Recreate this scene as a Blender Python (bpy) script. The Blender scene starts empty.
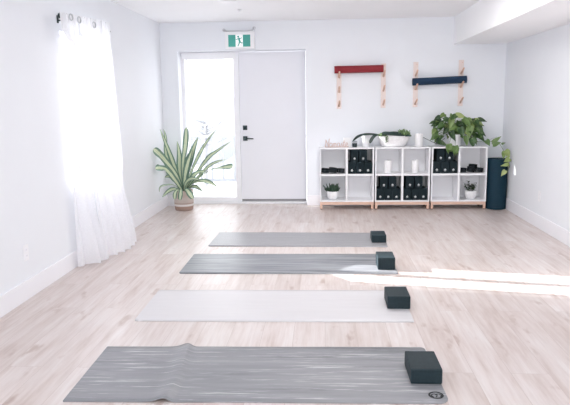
import bpy, bmesh, math, random
from mathutils import Vector, Matrix
S = bpy.context.scene
C = S.collection
PI = math.pi
rnd = random.Random(7)

# ------------------------------------------------------------------ helpers
class MB:
    """collects vertices and faces, then links them as ONE mesh object"""
    def __init__(s): s.v, s.f, s.uv, s.sm = [], [], [], []
    def add(s, vs, fs, smooth=False, uv=None):
        b = len(s.v); s.v += [tuple(p) for p in vs]
        s.uv += uv if uv else [(0, 0)] * len(vs)
        s.f += [tuple(i + b for i in f) for f in fs]; s.sm += [smooth] * len(fs)
        return s
    def box(s, x0, x1, y0, y1, z0, z1, M=None):
        vs = [Vector((x, y, z)) for z in (z0, z1) for y in (y0, y1) for x in (x0, x1)]
        if M: vs = [M @ p for p in vs]
        return s.add(vs, [(0, 2, 3, 1), (4, 5, 7, 6), (0, 1, 5, 4), (2, 6, 7, 3), (0, 4, 6, 2), (1, 3, 7, 5)])
    def lathe(s, prof, c=(0, 0, 0), n=32, sx=1, sy=1, M=None, smooth=True):
        vs = []; fs = []
        for r, z in prof:
            for i in range(n):
                a = 2 * PI * i / n
                p = Vector((r * math.cos(a) * sx, r * math.sin(a) * sy, z))
                if M: p = M @ p
                vs.append(p + Vector(c))
        for j in range(len(prof) - 1):
            for i in range(n):
                k = (i + 1) % n
                fs.append((j * n + i, j * n + k, (j + 1) * n + k, (j + 1) * n + i))
        if prof[0][0] > 1e-6: fs.append(tuple(range(n - 1, -1, -1)))
        if prof[-1][0] > 1e-6: fs.append(tuple((len(prof) - 1) * n + i for i in range(n)))
        return s.add(vs, fs, smooth)
    def tube(s, pts, rad, n=10):
        pts = [Vector(p) for p in pts]; rad = rad if isinstance(rad, (list, tuple)) else [rad] * len(pts)
        vs = []; fs = []
        t0 = (pts[1] - pts[0]).normalized()
        ref = Vector((0, 0, 1)) if abs(t0.z) < .9 else Vector((1, 0, 0))
        for i, p in enumerate(pts):
            t = (pts[min(i + 1, len(pts) - 1)] - pts[max(i - 1, 0)]).normalized()
            a = t.cross(ref).normalized(); b = a.cross(t).normalized(); ref = b
            for k in range(n):
                q = 2 * PI * k / n
                vs.append(p + (a * math.cos(q) + b * math.sin(q)) * rad[i])
        for j in range(len(pts) - 1):
            for k in range(n):
                m = (k + 1) % n
                fs.append((j * n + k, j * n + m, (j + 1) * n + m, (j + 1) * n + k))
        fs.append(tuple(range(n - 1, -1, -1))); fs.append(tuple((len(pts) - 1) * n + k for k in range(n)))
        return s.add(vs, fs, True)
    def prism(s, poly, depth, M):
        """2D outline (x, z) extruded along local y by depth"""
        n = len(poly)
        vs = [M @ Vector((x, 0, z)) for x, z in poly] + [M @ Vector((x, depth, z)) for x, z in poly]
        fs = [tuple(range(n)), tuple(range(2 * n - 1, n - 1, -1))] + [(i, i + n, (i + 1) % n + n, (i + 1) % n) for i in range(n)]
        return s.add(vs, fs)
    def coil(s, r0, r1, thick, pitch, L, M, n=28, tail=0):
        """a rolled-up strip: spiral cross-section (x,y), extruded L along local z"""
        T = (r1 - r0) / pitch; N = int(T * n)
        inn, out = [], []
        for i in range(N + 1):
            a = 2 * PI * i / n; r = r0 + (r1 - r0) * i / N
            inn.append((r * math.cos(a), r * math.sin(a))); out.append(((r + thick) * math.cos(a), (r + thick) * math.sin(a)))
        if tail:
            a = 2 * PI * N / n; d = (-math.sin(a), math.cos(a))
            for k in range(1, 4):
                q = tail * k / 3
                inn.append((inn[N][0] + d[0] * q, inn[N][1] + d[1] * q)); out.append((out[N][0] + d[0] * q, out[N][1] + d[1] * q))
        m = len(inn); vs = []; fs = []
        for (a, b) in zip(inn, out):
            for (p, z) in ((a, 0), (b, 0), (b, L), (a, L)): vs.append(M @ Vector((p[0], p[1], z)))
        for i in range(m - 1):
            for k in range(4):
                q = (k + 1) % 4
                fs.append((i * 4 + k, (i + 1) * 4 + k, (i + 1) * 4 + q, i * 4 + q))
        fs += [(0, 1, 2, 3), ((m - 1) * 4 + 3, (m - 1) * 4 + 2, (m - 1) * 4 + 1, (m - 1) * 4)]
        return s.add(vs, fs, False)
    def leaf(s, pts, w, up=(0, 0, 1), fold=.25, sub=5, v=0.0, prof=None):
        """strap leaf: a folded ribbon along a smooth path"""
        P = [Vector(p) for p in pts]; Q = []
        for i in range(len(P) - 1):
            p0 = P[max(i - 1, 0)]; p1 = P[i]; p2 = P[i + 1]; p3 = P[min(i + 2, len(P) - 1)]
            for k in range(sub):
                t = k / sub
                Q.append(.5 * ((2 * p1) + (p2 - p0) * t + (2 * p0 - 5 * p1 + 4 * p2 - p3) * t * t + (3 * p1 - p0 - 3 * p2 + p3) * t ** 3))
        Q.append(P[-1]); n = len(Q); vs = []; uv = []; fs = []
        prof = prof or (lambda t: min(1, .35 + 1.6 * t) * (1 - max(0, (t - .72) / .28) ** 2.2))
        up = Vector(up)
        for i, p in enumerate(Q):
            t = (Q[min(i + 1, n - 1)] - Q[max(i - 1, 0)]).normalized()
            a = t.cross(up)
            if a.length < .05: a = Vector((1, 0, 0))
            a.normalize(); nn = a.cross(t).normalized(); h = w * .5 * max(.02, prof(i / (n - 1)))
            for u in (-1, -.5, 0, .5, 1):
                vs.append(p + a * h * u + nn * h * fold * abs(u)); uv.append((u * .5 + .5, v))
        for i in range(n - 1):
            for k in range(4): fs.append((i * 5 + k, i * 5 + k + 1, (i + 1) * 5 + k + 1, (i + 1) * 5 + k))
        return s.add(vs, fs, True, uv)
    def build(s, name, mat, parent=None, loc=None, bevel=0, seg=2, local=False, solid=0):
        base = Vector((0, 0, 0))
        if not local:
            base = Vector(loc) if loc else (world_loc(parent) if parent else Vector((0, 0, 0)))
        me = bpy.data.meshes.new(name)
        me.from_pydata([tuple(Vector(p) - base) for p in s.v], [], s.f)
        uvl = me.uv_layers.new(name='UVMap')
        for lp in me.loops: uvl.data[lp.index].uv = s.uv[lp.vertex_index]
        me.polygons.foreach_set('use_smooth', s.sm)
        if bevel:
            bm = bmesh.new(); bm.from_mesh(me)
            eg = [e for e in bm.edges if len(e.link_faces) == 2 and e.calc_face_angle(0) > .6]
            bmesh.ops.bevel(bm, geom=eg, offset=bevel, segments=seg, affect='EDGES', profile=.6, clamp_overlap=True)
            bm.to_mesh(me); bm.free()
        me.materials.append(mat)
        o = bpy.data.objects.new(name, me); C.objects.link(o)
        if parent: o.parent = parent
        elif loc: o.location = loc
        if solid:
            m = o.modifiers.new('thickness', 'SOLIDIFY'); m.thickness = solid; m.offset = 0
        return o

def world_loc(o):
    p = Vector((0, 0, 0))
    while o: p += o.location; o = o.parent
    return p
def tag(o, label, cat, group=None):
    o['label'] = label; o['category'] = cat
    if group: o['group'] = group
    return o
def thing(name, label, cat, loc=(0, 0, 0), group=None):
    o = bpy.data.objects.new(name, None); o.empty_display_size = .05; C.objects.link(o); o.location = loc
    return tag(o, label, cat, group)
def struct(o): o['kind'] = 'structure'; return o
def dup(o, loc, label, rotz=None, group=None):
    kids = list(o.children); r = o.copy(); C.objects.link(r); r.location = loc; r['label'] = label
    if rotz is not None: r.rotation_euler.z = rotz
    if group: r['group'] = group
    for k in kids:
        c = k.copy(); C.objects.link(c); c.parent = r
        for g in k.children:
            d = g.copy(); C.objects.link(d); d.parent = c
    return r

# ------------------------------------------------------------------ materials
class Mat:
    def __init__(s, name):
        s.m = bpy.data.materials.new(name); s.m.use_nodes = True; s.nt = s.m.node_tree; s.nt.nodes.clear()
        s.out = s.n('ShaderNodeOutputMaterial')
    def n(s, t, **kw):
        o = s.nt.nodes.new(t)
        for k, v in kw.items():
            if hasattr(o, k): setattr(o, k, v)
        return o
    def l(s, a, b): s.nt.links.new(a, b)
    def noise(s, vec, scale, detail=4, rough=.55, stretch=None):
        if stretch:
            mp = s.n('ShaderNodeMapping'); mp.inputs['Scale'].default_value = stretch; s.l(vec, mp.inputs['Vector']); vec = mp.outputs[0]
        t = s.n('ShaderNodeTexNoise'); t.inputs['Scale'].default_value = scale; t.inputs['Detail'].default_value = detail
        t.inputs['Roughness'].default_value = rough; s.l(vec, t.inputs['Vector']); return t.outputs['Fac']
    def ramp(s, fac, stops):
        r = s.n('ShaderNodeValToRGB'); e = r.color_ramp.elements
        while len(e) < len(stops): e.new(.5)
        for k, (p, c) in zip(e, stops): k.position = p; k.color = (*c, 1)
        s.l(fac, r.inputs[0]); return r.outputs[0]
    def mix(s, fac, a, b, mode='MIX'):
        x = s.n('ShaderNodeMix', data_type='RGBA', blend_type=mode)
        for v, i in ((fac, 0), (a, 6), (b, 7)):
            if isinstance(v, (int, float)): x.inputs[i].default_value = v
            elif isinstance(v, tuple): x.inputs[i].default_value = (*v, 1)
            else: s.l(v, x.inputs[i])
        return x.outputs[2]
    def coord(s, k='Object'): return s.n('ShaderNodeTexCoord').outputs[k]
    def pbr(s, col, rough=.5, spec=.5, metal=0, bump=None, bs=.2, bd=.01, **kw):
        p = s.n('ShaderNodeBsdfPrincipled')
        if isinstance(col, tuple): p.inputs['Base Color'].default_value = (*col, 1)
        else: s.l(col, p.inputs['Base Color'])
        if isinstance(rough, (int, float)): p.inputs['Roughness'].default_value = rough
        else: s.l(rough, p.inputs['Roughness'])
        p.inputs['Specular IOR Level'].default_value = spec; p.inputs['Metallic'].default_value = metal
        for k, v in kw.items(): p.inputs[k].default_value = v
        if bump is not None:
            b = s.n('ShaderNodeBump'); b.inputs['Strength'].default_value = bs; b.inputs['Distance'].default_value = bd
            s.l(bump, b.inputs['Height']); s.l(b.outputs[0], p.inputs['Normal'])
        s.p = p; s.l(p.outputs[0], s.out.inputs[0]); return s.m

def plain(name, col, rough=.5, spec=.5, metal=0, var=.04, scale=12, bs=.1):
    m = Mat(name); f = m.noise(m.coord(), scale)
    c = m.ramp(f, [(.3, tuple(x * (1 - var) for x in col)), (.7, tuple(min(1, x * (1 + var)) for x in col))])
    return m.pbr(c, rough, spec, metal, bump=f, bs=bs, bd=.002)

WALLC = (.805, .825, .86)
M_wall = plain('wall_paint', WALLC, .6, .3, var=.008, scale=3, bs=.03)
M_ceil = plain('ceiling_paint', (.92, .925, .94), .7, .2, var=.008, scale=3, bs=.03)
M_trim = plain('trim_paint', (.86, .86, .895), .4, .4, var=.008, scale=3, bs=.02)
M_door = plain('door_paint', (.80, .805, .85), .45, .35, var=.008, scale=3, bs=.02)
M_shelf = plain('white_lacquer', (.86, .86, .88), .35, .45, var=.006, scale=4, bs=.01)
M_white = plain('white_ceramic', (.88, .88, .89), .3, .5, var=.01, scale=6, bs=.02)
M_wax = plain('white_wax', (.88, .875, .88), .5, .4, var=.01, scale=8, bs=.02)
M_black = plain('black_foam', (.007, .016, .021), .75, .25, var=.15, scale=60, bs=.15)
M_slate = plain('slate_foam', (.012, .025, .032), .62, .28, var=.18, scale=70, bs=.2)
M_strap = plain('black_webbing', (.014, .018, .022), .8, .2, var=.2, scale=120, bs=.3)
M_dkmet = plain('gunmetal', (.03, .045, .05), .35, .5, .8, var=.05)
M_chrome = plain('steel', (.55, .56, .58), .3, .5, .9, var=.04)
M_plast = plain('white_plastic', (.86, .86, .88), .4, .45, var=.01)
M_soil = plain('potting_soil', (.03, .024, .018), .95, .1, var=.4, scale=80, bs=.8)
M_grey = plain('grey_plastic', (.62, .62, .65), .45, .4, var=.02)
M_emb = plain('white_print', (.68, .70, .71), .6, .3, var=.01)
M_rubberfoot = plain('black_rubber', (.02, .02, .02), .7, .3)
M_ink = plain('dark_print', (.012, .015, .018), .6, .3)
M_red = plain('red_mat', (.26, .028, .036), .7, .25, var=.1, scale=90, bs=.2)
M_navy = plain('navy_mat', (.012, .035, .075), .7, .25, var=.1, scale=90, bs=.2)
M_teal = plain('blue_mat', (.003, .028, .048), .65, .3, var=.1, scale=70, bs=.2)
M_ice = plain('exterior_pale_paint', (.40, .41, .44), .8, .1, var=.03)
M_snow = plain('snow', (.8, .81, .84), .9, .1, var=.02, scale=1)
M_house = plain('pale_siding', (.58, .59, .60), .9, .1, var=.03)
M_bark = plain('grey_bark', (.36, .36, .38), .9, .1, var=.1)

def mk_floor():
    m = Mat('oak_planks'); co = m.coord()
    sp = m.n('ShaderNodeSeparateXYZ'); m.l(co, sp.inputs[0])
    cb = m.n('ShaderNodeCombineXYZ'); m.l(sp.outputs[1], cb.inputs[0]); m.l(sp.outputs[0], cb.inputs[1])
    br = m.n('ShaderNodeTexBrick'); br.offset = .37; br.offset_frequency = 2; br.squash = 1
    for k, v in (('Scale', 1), ('Mortar Size', .0011), ('Mortar Smooth', .1), ('Bias', 0), ('Brick Width', 1.52), ('Row Height', .19)): br.inputs[k].default_value = v
    br.inputs['Color1'].default_value = (0, 0, 0, 1); br.inputs['Color2'].default_value = (1, 1, 1, 1); br.inputs['Mortar'].default_value = (.5, .5, .5, 1)
    m.l(cb.outputs[0], br.inputs['Vector'])
    rv = br.outputs['Color']
    off = m.n('ShaderNodeVectorMath', operation='MULTIPLY_ADD'); m.l(rv, off.inputs[0]); off.inputs[1].default_value = (7, 13, 3); m.l(co, off.inputs[2])
    v = off.outputs[0]
    g1 = m.noise(v, 3.0, 5, .6, (4.2, .5, 1)); g2 = m.noise(v, 18, 4, .6, (3.2, .16, 1)); g3 = m.noise(v, 2.2, 3, .5, (4.2, 1.5, 1))
    base = m.ramp(g1, [(.28, (.55, .455, .42)), (.45, (.655, .58, .555)), (.55, (.685, .62, .60)), (.72, (.73, .69, .675))])
    fine = m.ramp(g2, [(.3, (.84, .80, .785)), (.6, (1, 1, 1))])
    c = m.mix(.6, base, fine, 'MULTIPLY')
    tone = m.ramp(rv, [(0, (.885, .865, .85)), (1, (1.0, 1.0, 1.0))]); c = m.mix(1.0, c, tone, 'MULTIPLY')
    knot = m.ramp(g3, [(.63, (1, 1, 1)), (.73, (.68, .57, .52))]); c = m.mix(.8, c, knot, 'MULTIPLY')
    c = m.mix(br.outputs['Fac'], c, (.46, .38, .35))
    rr = m.ramp(g2, [(.2, (.40, .40, .40)), (.8, (.30, .30, .30))])
    return m.pbr(c, rr, .75, bump=g2, bs=.05, bd=.003)
M_floor = mk_floor()

def mk_wood(name, a, b, stretch):
    m = Mat(name); co = m.coord(); g = m.noise(co, 8, 4, .6, stretch)
    return m.pbr(m.ramp(g, [(.3, a), (.7, b)]), .55, .3, bump=g, bs=.05, bd=.002)
M_beech = mk_wood('beech_wood', (.66, .43, .33), (.76, .55, .45), (1, 4, 4))
M_birch = mk_wood('pale_birch', (.78, .66, .61), (.84, .74, .70), (6, 6, .6))
M_peg = mk_wood('peg_wood', (.66, .42, .31), (.75, .52, .41), (4, 4, 4))
M_word = mk_wood('rose_wood_veneer', (.64, .5, .46), (.72, .58, .54), (3, 3, 3))

def mk_mat(name, stops, streak, sfac, st=(1.0, 9, 1), sc=2.2, rough=.45, speck=0):
    m = Mat(name); co = m.coord()
    g = m.noise(co, sc, 6, .62, st); h = m.noise(co, sc * 2.3, 5, .7, (st[0] * .8, st[1] * 1.3, 1))
    c = m.ramp(g, stops)
    f = m.ramp(h, [(.55, (0, 0, 0)), (.68, (sfac,) * 3)])
    c = m.mix(f, c, streak)
    if speck:
        k = m.noise(co, 160, 2, .7); c = m.mix(speck, c, m.ramp(k, [(.4, (.3, .3, .33)), (.6, (1, 1, 1))]), 'MULTIPLY')
    w = m.noise(co, 300, 2)
    return m.pbr(c, rough, .5, bump=w, bs=.1, bd=.001)
M_mat1 = mk_mat('marbled_grey_rubber', [(.28, (.115, .12, .13)), (.41, (.21, .215, .23)), (.58, (.26, .26, .275)), (.72, (.33, .33, .345))], (.62, .61, .63), .8, st=(.55, 6.5, 1), sc=1.9)
M_mat2 = mk_mat('pale_mauve_rubber', [(.3, (.60, .585, .60)), (.7, (.635, .62, .635))], (.65, .635, .65), .3, rough=.42)
M_mat3 = mk_mat('marbled_blue_grey_rubber', [(.3, (.09, .10, .115)), (.48, (.20, .21, .23)), (.7, (.34, .35, .375))], (.5, .51, .54), .6, st=(.5, 8, 1), rough=.36)
M_mat4 = mk_mat('heather_grey_rubber', [(.3, (.29, .29, .305)), (.7, (.37, .37, .39))], (.45, .45, .47), .5, rough=.36, speck=.35)

def mk_sheer():
    m = Mat('sheer_voile'); co = m.coord()
    w = m.n('ShaderNodeTexNoise'); w.inputs['Scale'].default_value = 90; m.l(co, w.inputs['Vector'])
    d = m.n('ShaderNodeBsdfDiffuse'); d.inputs[0].default_value = (.96, .96, .98, 1)
    t = m.n('ShaderNodeBsdfTranslucent'); t.inputs[0].default_value = (.95, .95, .97, 1)
    x = m.n('ShaderNodeBsdfTransparent'); x.inputs[0].default_value = (1, 1, 1, 1)
    a = m.n('ShaderNodeMixShader'); a.inputs[0].default_value = .5; m.l(d.outputs[0], a.inputs[1]); m.l(t.outputs[0], a.inputs[2])
    mr = m.n('ShaderNodeMapRange'); m.l(w.outputs['Fac'], mr.inputs[0]); mr.inputs[3].default_value = .08; mr.inputs[4].default_value = .2
    b = m.n('ShaderNodeMixShader'); m.l(mr.outputs[0], b.inputs[0]); m.l(a.outputs[0], b.inputs[1]); m.l(x.outputs[0], b.inputs[2])
    m.l(b.outputs[0], m.out.inputs[0]); return m.m
M_sheer = mk_sheer()
def mk_glass():
    m = Mat('window_glass')
    t = m.n('ShaderNodeBsdfTransparent'); g = m.n('ShaderNodeBsdfGlossy'); g.inputs['Roughness'].default_value = .02
    lw = m.n('ShaderNodeLayerWeight'); lw.inputs[0].default_value = .15
    x = m.n('ShaderNodeMixShader'); mu = m.n('ShaderNodeMath', operation='MULTIPLY'); m.l(lw.outputs[0], mu.inputs[0]); mu.inputs[1].default_value = .4
    m.l(mu.outputs[0], x.inputs[0]); m.l(t.outputs[0], x.inputs[1]); m.l(g.outputs[0], x.inputs[2])
    m.l(x.outputs[0], m.out.inputs[0]); return m.m
M_glass = mk_glass()
def mk_smoke_glass():
    m = Mat('smoked_glass'); return m.pbr((.03, .05, .055), .12, .5, **{'Transmission Weight': .25})
M_smoke = mk_smoke_glass()
def mk_stripe_leaf(name, edge, mid, pale, rough=.4):
    m = Mat(name); uv = m.coord('UV'); sp = m.n('ShaderNodeSeparateXYZ'); m.l(uv, sp.inputs[0])
    n = m.noise(m.coord(), 25, 3); j = m.n('ShaderNodeMath', operation='MULTIPLY_ADD'); m.l(n, j.inputs[0]); j.inputs[1].default_value = .16; m.l(sp.outputs[0], j.inputs[2])
    k = m.n('ShaderNodeMath', operation='SUBTRACT'); m.l(j.outputs[0], k.inputs[0]); k.inputs[1].default_value = .08
    c = m.ramp(k.outputs[0], [(.0, edge), (.2, edge), (.27, mid), (.33, pale), (.46, pale), (.5, mid), (.54, pale), (.67, pale), (.73, mid), (.8, edge), (1, edge)])
    return m.pbr(c, rough, .5)
M_drac = mk_stripe_leaf('striped_leaf', (.13, .23, .17), (.30, .41, .28), (.62, .68, .47))
M_straplf = mk_stripe_leaf('dark_strap_leaf', (.018, .04, .034), (.014, .034, .03), (.02, .045, .038), .35)
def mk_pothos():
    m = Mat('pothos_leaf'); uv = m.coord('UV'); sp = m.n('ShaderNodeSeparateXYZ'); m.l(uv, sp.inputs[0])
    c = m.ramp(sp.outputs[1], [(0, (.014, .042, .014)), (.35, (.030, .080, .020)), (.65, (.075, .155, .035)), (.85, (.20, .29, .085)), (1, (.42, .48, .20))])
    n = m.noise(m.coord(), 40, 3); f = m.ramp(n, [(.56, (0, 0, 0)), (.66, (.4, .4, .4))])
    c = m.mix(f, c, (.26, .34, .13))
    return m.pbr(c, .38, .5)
M_poth = mk_pothos()
M_stem = plain('green_stem', (.12, .17, .07), .6, .3)
M_dstem = plain('dark_stem', (.03, .04, .035), .6, .3)
M_succ = plain('succulent_leaf', (.16, .25, .11), .5, .4, var=.45, scale=30)
M_cact = plain('spiky_leaf', (.035, .07, .045), .5, .4, var=.5, scale=40)
M_stone = plain('terrazzo_stone', (.82, .81, .82), .5, .4, var=.07, scale=45, bs=.1)
def mk_basket():
    m = Mat('woven_basket'); co = m.coord(); sp = m.n('ShaderNodeSeparateXYZ'); m.l(co, sp.inputs[0])
    d = m.n('ShaderNodeMath', operation='DIVIDE'); m.l(sp.outputs[2], d.inputs[0]); d.inputs[1].default_value = .265
    tan, wht, brn = (.66, .54, .48), (.84, .80, .78), (.50, .37, .32)
    c = m.ramp(d.outputs[0], [(0, brn), (.19, (.42, .28, .22)), (.25, wht), (.31, wht), (.34, (.48, .35, .29)), (.42, (.66, .56, .52)), (.62, (.70, .61, .57)), (.72, tan), (.80, (.66, .55, .50)), (1, tan)])
    w = m.n('ShaderNodeTexWave'); w.bands_direction = 'Z'; w.inputs['Scale'].default_value = 22; w.inputs['Distortion'].default_value = 3; w.inputs['Detail'].default_value = 3
    m.l(co, w.inputs['Vector'])
    c = m.mix(.28, c, m.ramp(w.outputs['Fac'], [(.2, (.5, .45, .42)), (.7, (1, 1, 1))]), 'MULTIPLY')
    return m.pbr(c, .8, .2, bump=w.outputs['Fac'], bs=.6, bd=.006)
M_basket = mk_basket()
def mk_sign(name, col, e):
    m = Mat(name); return m.pbr(col, .4, .3, **{'Emission Color': (*col, 1), 'Emission Strength': e})
M_green = mk_sign('exit_green', (.06, .31, .265), .16)
M_lite = mk_sign('exit_white', (.9, .92, .92), .2)

# ------------------------------------------------------------------ room shell
XL, XR, YB, YR, ZC, T = -2.16, 2.32, 8.236, -1.5, 2.429, .2
struct(MB().box(XL - T, XR + T, YR - T, YB + .36, -.12, 0).build('floor', M_floor))
struct(MB().box(XL - T, XR + T, YR - T, YB + T, ZC, ZC + .12).build('ceiling', M_ceil))
WY0, WY1, WZ0, WZ1 = 5.06, 5.95, .735, 1.99
w = MB().box(XL - T, XL, YR - T, WY0, 0, ZC).box(XL - T, XL, WY1, YB + T, 0, ZC).box(XL - T, XL, WY0, WY1, 0, WZ0).box(XL - T, XL, WY0, WY1, WZ1, ZC)
struct(w.build('wall_left', M_wall))
struct(MB().box(XR, XR + T, YR - T, YB + T, 0, ZC).build('wall_right', M_wall))
DX0, DX1, DZ = -1.932, -.243, 2.064
w = MB().box(XL, DX0, YB, YB + T, 0, ZC).box(DX1, XR, YB, YB + T, 0, ZC).box(DX0, DX1, YB, YB + T, DZ, ZC)
struct(w.build('wall_back', M_wall))
RX0, RX1, RZ0, RZ1 = -1.9, 1.9, .85, 2.25
w = MB().box(XL, RX0, YR - T, YR, 0, ZC).box(RX1, XR, YR - T, YR, 0, ZC).box(RX0, RX1, YR - T, YR, 0, RZ0).box(RX0, RX1, YR - T, YR, RZ1, ZC)
struct(w.build('wall_rear', M_wall))
struct(MB().box(1.655, XR, YR, YB, 2.086, ZC).build('trim_1', M_ceil))       # the boxed-in duct along the right wall
def base(name, x0, x1, y0, y1):
    struct(MB().box(x0, x1, y0, y1, 0, .142).build(name, M_trim, bevel=.004))
base('baseboard_left', XL, XL + .014, YR, YB)
base('baseboard_right', XR - .014, XR, YR, YB)
base('baseboard_back', DX1 + .002, XR - .014, YB - .014, YB)
base('baseboard_back_left', XL + .014, DX0 - .002, YB - .014, YB)

# left window, behind the curtain
wn = struct(MB().box(XL - T, XL - .13, WY0, WY0 + .04, WZ0, WZ1).box(XL - T, XL - .13, WY1 - .04, WY1, WZ0, WZ1).box(XL - T, XL - .13, WY0 + .04, WY1 - .04, WZ0, WZ0 + .04).box(XL - T, XL - .13, WY0 + .04, WY1 - .04, WZ1 - .04, WZ1).build('window_1', M_trim))
MB().box(XL - .185, XL - .135, 5.39, 5.46, WZ0 + .04, WZ1 - .04).build('mullion', M_trim, wn)
MB().box(XL - .163, XL - .158, WY0 + .04, WY1 - .04, WZ0 + .04, WZ1 - .04).build('pane', M_glass, wn)
# rear windows behind the camera, made up to let in more light
wn = struct(MB().box(RX0, RX1, YR - .16, YR - .08, RZ0, RZ0 + .06).box(RX0, RX1, YR - .16, YR - .08, RZ1 - .06, RZ1).box(RX0, RX0 + .06, YR - .16, YR - .08, RZ0 + .06, RZ1 - .06).box(RX1 - .06, RX1, YR - .16, YR - .08, RZ0 + .06, RZ1 - .06).box(-.03, .03, YR - .16, YR - .08, RZ0 + .06, RZ1 - .06).build('rear_fill_window', M_trim))
MB().box(RX0 + .06, RX1 - .06, YR - .123, YR - .118, RZ0 + .06, RZ1 - .06).build('pane', M_glass, wn)

# back entrance: sidelight and door set back in the wall
yD = 8.405
wn = struct(MB().box(DX0, -1.885, yD, yD + .09, 0.03, DZ).box(-1.225, -1.168, yD, yD + .09, .03, DZ).box(-1.885, -1.225, yD, yD + .09, 1.972, DZ).box(-1.885, -1.225, yD, yD + .09, .03, .095).build('window_2', M_trim))
MB().box(-1.885, -1.225, yD + .04, yD + .046, .095, 1.972).build('pane', M_glass, wn)
MB().box(DX0 + .02, -1.19, yD - .025, yD - .001, 1.966, DZ - .012).build('blind_cassette', M_plast, wn, bevel=.006)
MB().box(-1.868, -1.852, yD + .01, yD + .038, .096, 1.971).build('glazing_bead', M_trim, wn)
struct(MB().box(DX0, DX1, yD - .02, yD + .14, 0, .028).build('trim_2', M_trim, bevel=.006))     # threshold
dr = struct(MB().box(-1.168, -1.152, yD - .0, yD + .09, .03, DZ).box(-.2475, DX1, yD + .03, yD + .09, .03, DZ).box(-1.152, -.2475, yD + .03, yD + .09, DZ - .005, DZ).build('door_1', M_trim))
MB().box(-1.1465, -.253, yD + .012, yD + .057, .062, DZ - .011).build('door_slab', M_door, dr, bevel=.002)
MB().box(-1.1465, -.253, yD + .02, yD + .05, .03, .06).build('door_sweep', plain('grey_rubber', (.28, .27, .28), .7), dr)
def rosette(z):
    return MB().box(-1.112, -1.052, yD + .0, yD + .013, z - .031, z + .031)
MB_ = rosette(1.048).build('deadbolt', M_dkmet, dr, bevel=.003)
MB().lathe([(0, 0), (.018, 0), (.017, .012), (0, .013)], (-1.082, yD, 1.048), 20, M=Matrix.Rotation(PI / 2, 4, 'X')).build('thumb_turn', M_dkmet, MB_)
hd = rosette(.903).build('door_handle', M_dkmet, dr, bevel=.003)
MB().tube([(-1.082, yD, .903), (-1.082, yD - .045, .903), (-1.06, yD - .05, .903), (-.965, yD - .05, .900)], [.010, .010, .009, .008]).build('lever', M_dkmet, hd)

# exterior seen through the sidelight
struct(MB().box(-40, 40, -40, 60, -1.3, -1.2).build('ground', M_snow))
struct(MB().box(-4.2, 1.0, 8.62, 10.6, -.2, -.06).build('deck', M_snow))
rl = thing('deck_railing', 'pale baluster railing of the deck outside the glass sidelight', 'railing', (-2.0, 10.35, -.06))
MB().box(-4.1, .9, 10.32, 10.42, .80, .845).build('top_rail', M_ice, rl)
MB().box(-4.1, .9, 10.34, 10.39, .06, .11).build('bottom_rail', M_ice, rl)
for i in range(26):
    x = -4.0 + i * .19
    if i % 8 == 1: MB().box(x - .045, x + .045, 10.325, 10.415, -.06, .80).build('post', M_ice, rl)
    else: MB().box(x - .018, x + .018, 10.35, 10.385, .10, .81).build('baluster', M_ice, rl)
hs = thing('neighbour_house', 'pale house across the way seen through the sidelight', 'house', (-7.5, 27, -1.2))
MB().box(-12, -4.5, 26, 32, -1.2, 1.6).build('wall', M_house, hs)
MB().prism([(-12.5, 1.6), (-4, 1.6), (-8.2, 3.1)], 7, Matrix.Translation((0, 25.6, 0))).build('roof', M_snow, hs)
for x in (-7.2, -5.6): MB().box(x - .5, x + .5, 25.96, 26.02, -.1, 1.0).build('window', plain('dim_glass', (.46, .48, .50), .3), hs)
tr = thing('bare_tree', 'leafless grey tree beyond the deck railing', 'tree', (-2.75, 14, -1.2))
t = MB().tube([(-2.75, 14, -1.2), (-2.73, 14, 0), (-2.7, 14, .9)], [.06, .05, .035])
for k in range(26):
    a = rnd.uniform(0, 2 * PI); z = rnd.uniform(.4, .95); L = rnd.uniform(.3, .7)
    p = Vector((-2.71, 14, z)); q = p + Vector((math.cos(a) * L * .8, math.sin(a) * L * .8, L * rnd.uniform(.1, .7)))
    t.tube([p, (p + q) / 2 + Vector((0, 0, -.03)), q], [.016, .011, .004], 6)
t.build('branches', M_bark, tr)

# ------------------------------------------------------------------ curtain
rod = thing('curtain_rod', 'thin metal curtain rod with dark ball end above the sheer curtain', 'curtain rod', (-2.065, 5.4, 2.082))
MB().tube([(-2.065, 4.90, 2.082), (-2.065, 6.02, 2.082)], .007, 12).build('rod', M_dkmet, rod)
MB().lathe([(0, -.024), (.012, -.021), (.021, -.012), (.024, 0), (.021, .012), (.012, .021), (0, .024)], (-2.065, 4.89, 2.082), 16).build('finial', M_dkmet, rod)
MB().box(-2.16, -2.152, 5.032, 5.054, 2.045, 2.105).box(-2.155, -2.062, 5.038, 5.048, 2.060, 2.070).build('bracket', M_dkmet, rod)
MB().box(-2.16, -2.152, 5.99, 6.012, 2.045, 2.105).box(-2.155, -2.062, 5.996, 6.006, 2.066, 2.074).build('bracket', M_dkmet, rod)
cu = thing('curtain', 'white sheer grommet curtain hanging to the floor over the bright window', 'curtain', (-2.065, 5.4, 0))
def lerp(a, b, t): return a + (b - a) * t
def poly(tab, z):
    for (z0, v0), (z1, v1) in zip(tab, tab[1:]):
        if z <= z1:
            t = max(0, (z - z0) / (z1 - z0)); t = t * t * (3 - 2 * t); return lerp(v0, v1, t)
    return tab[-1][1]
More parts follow.
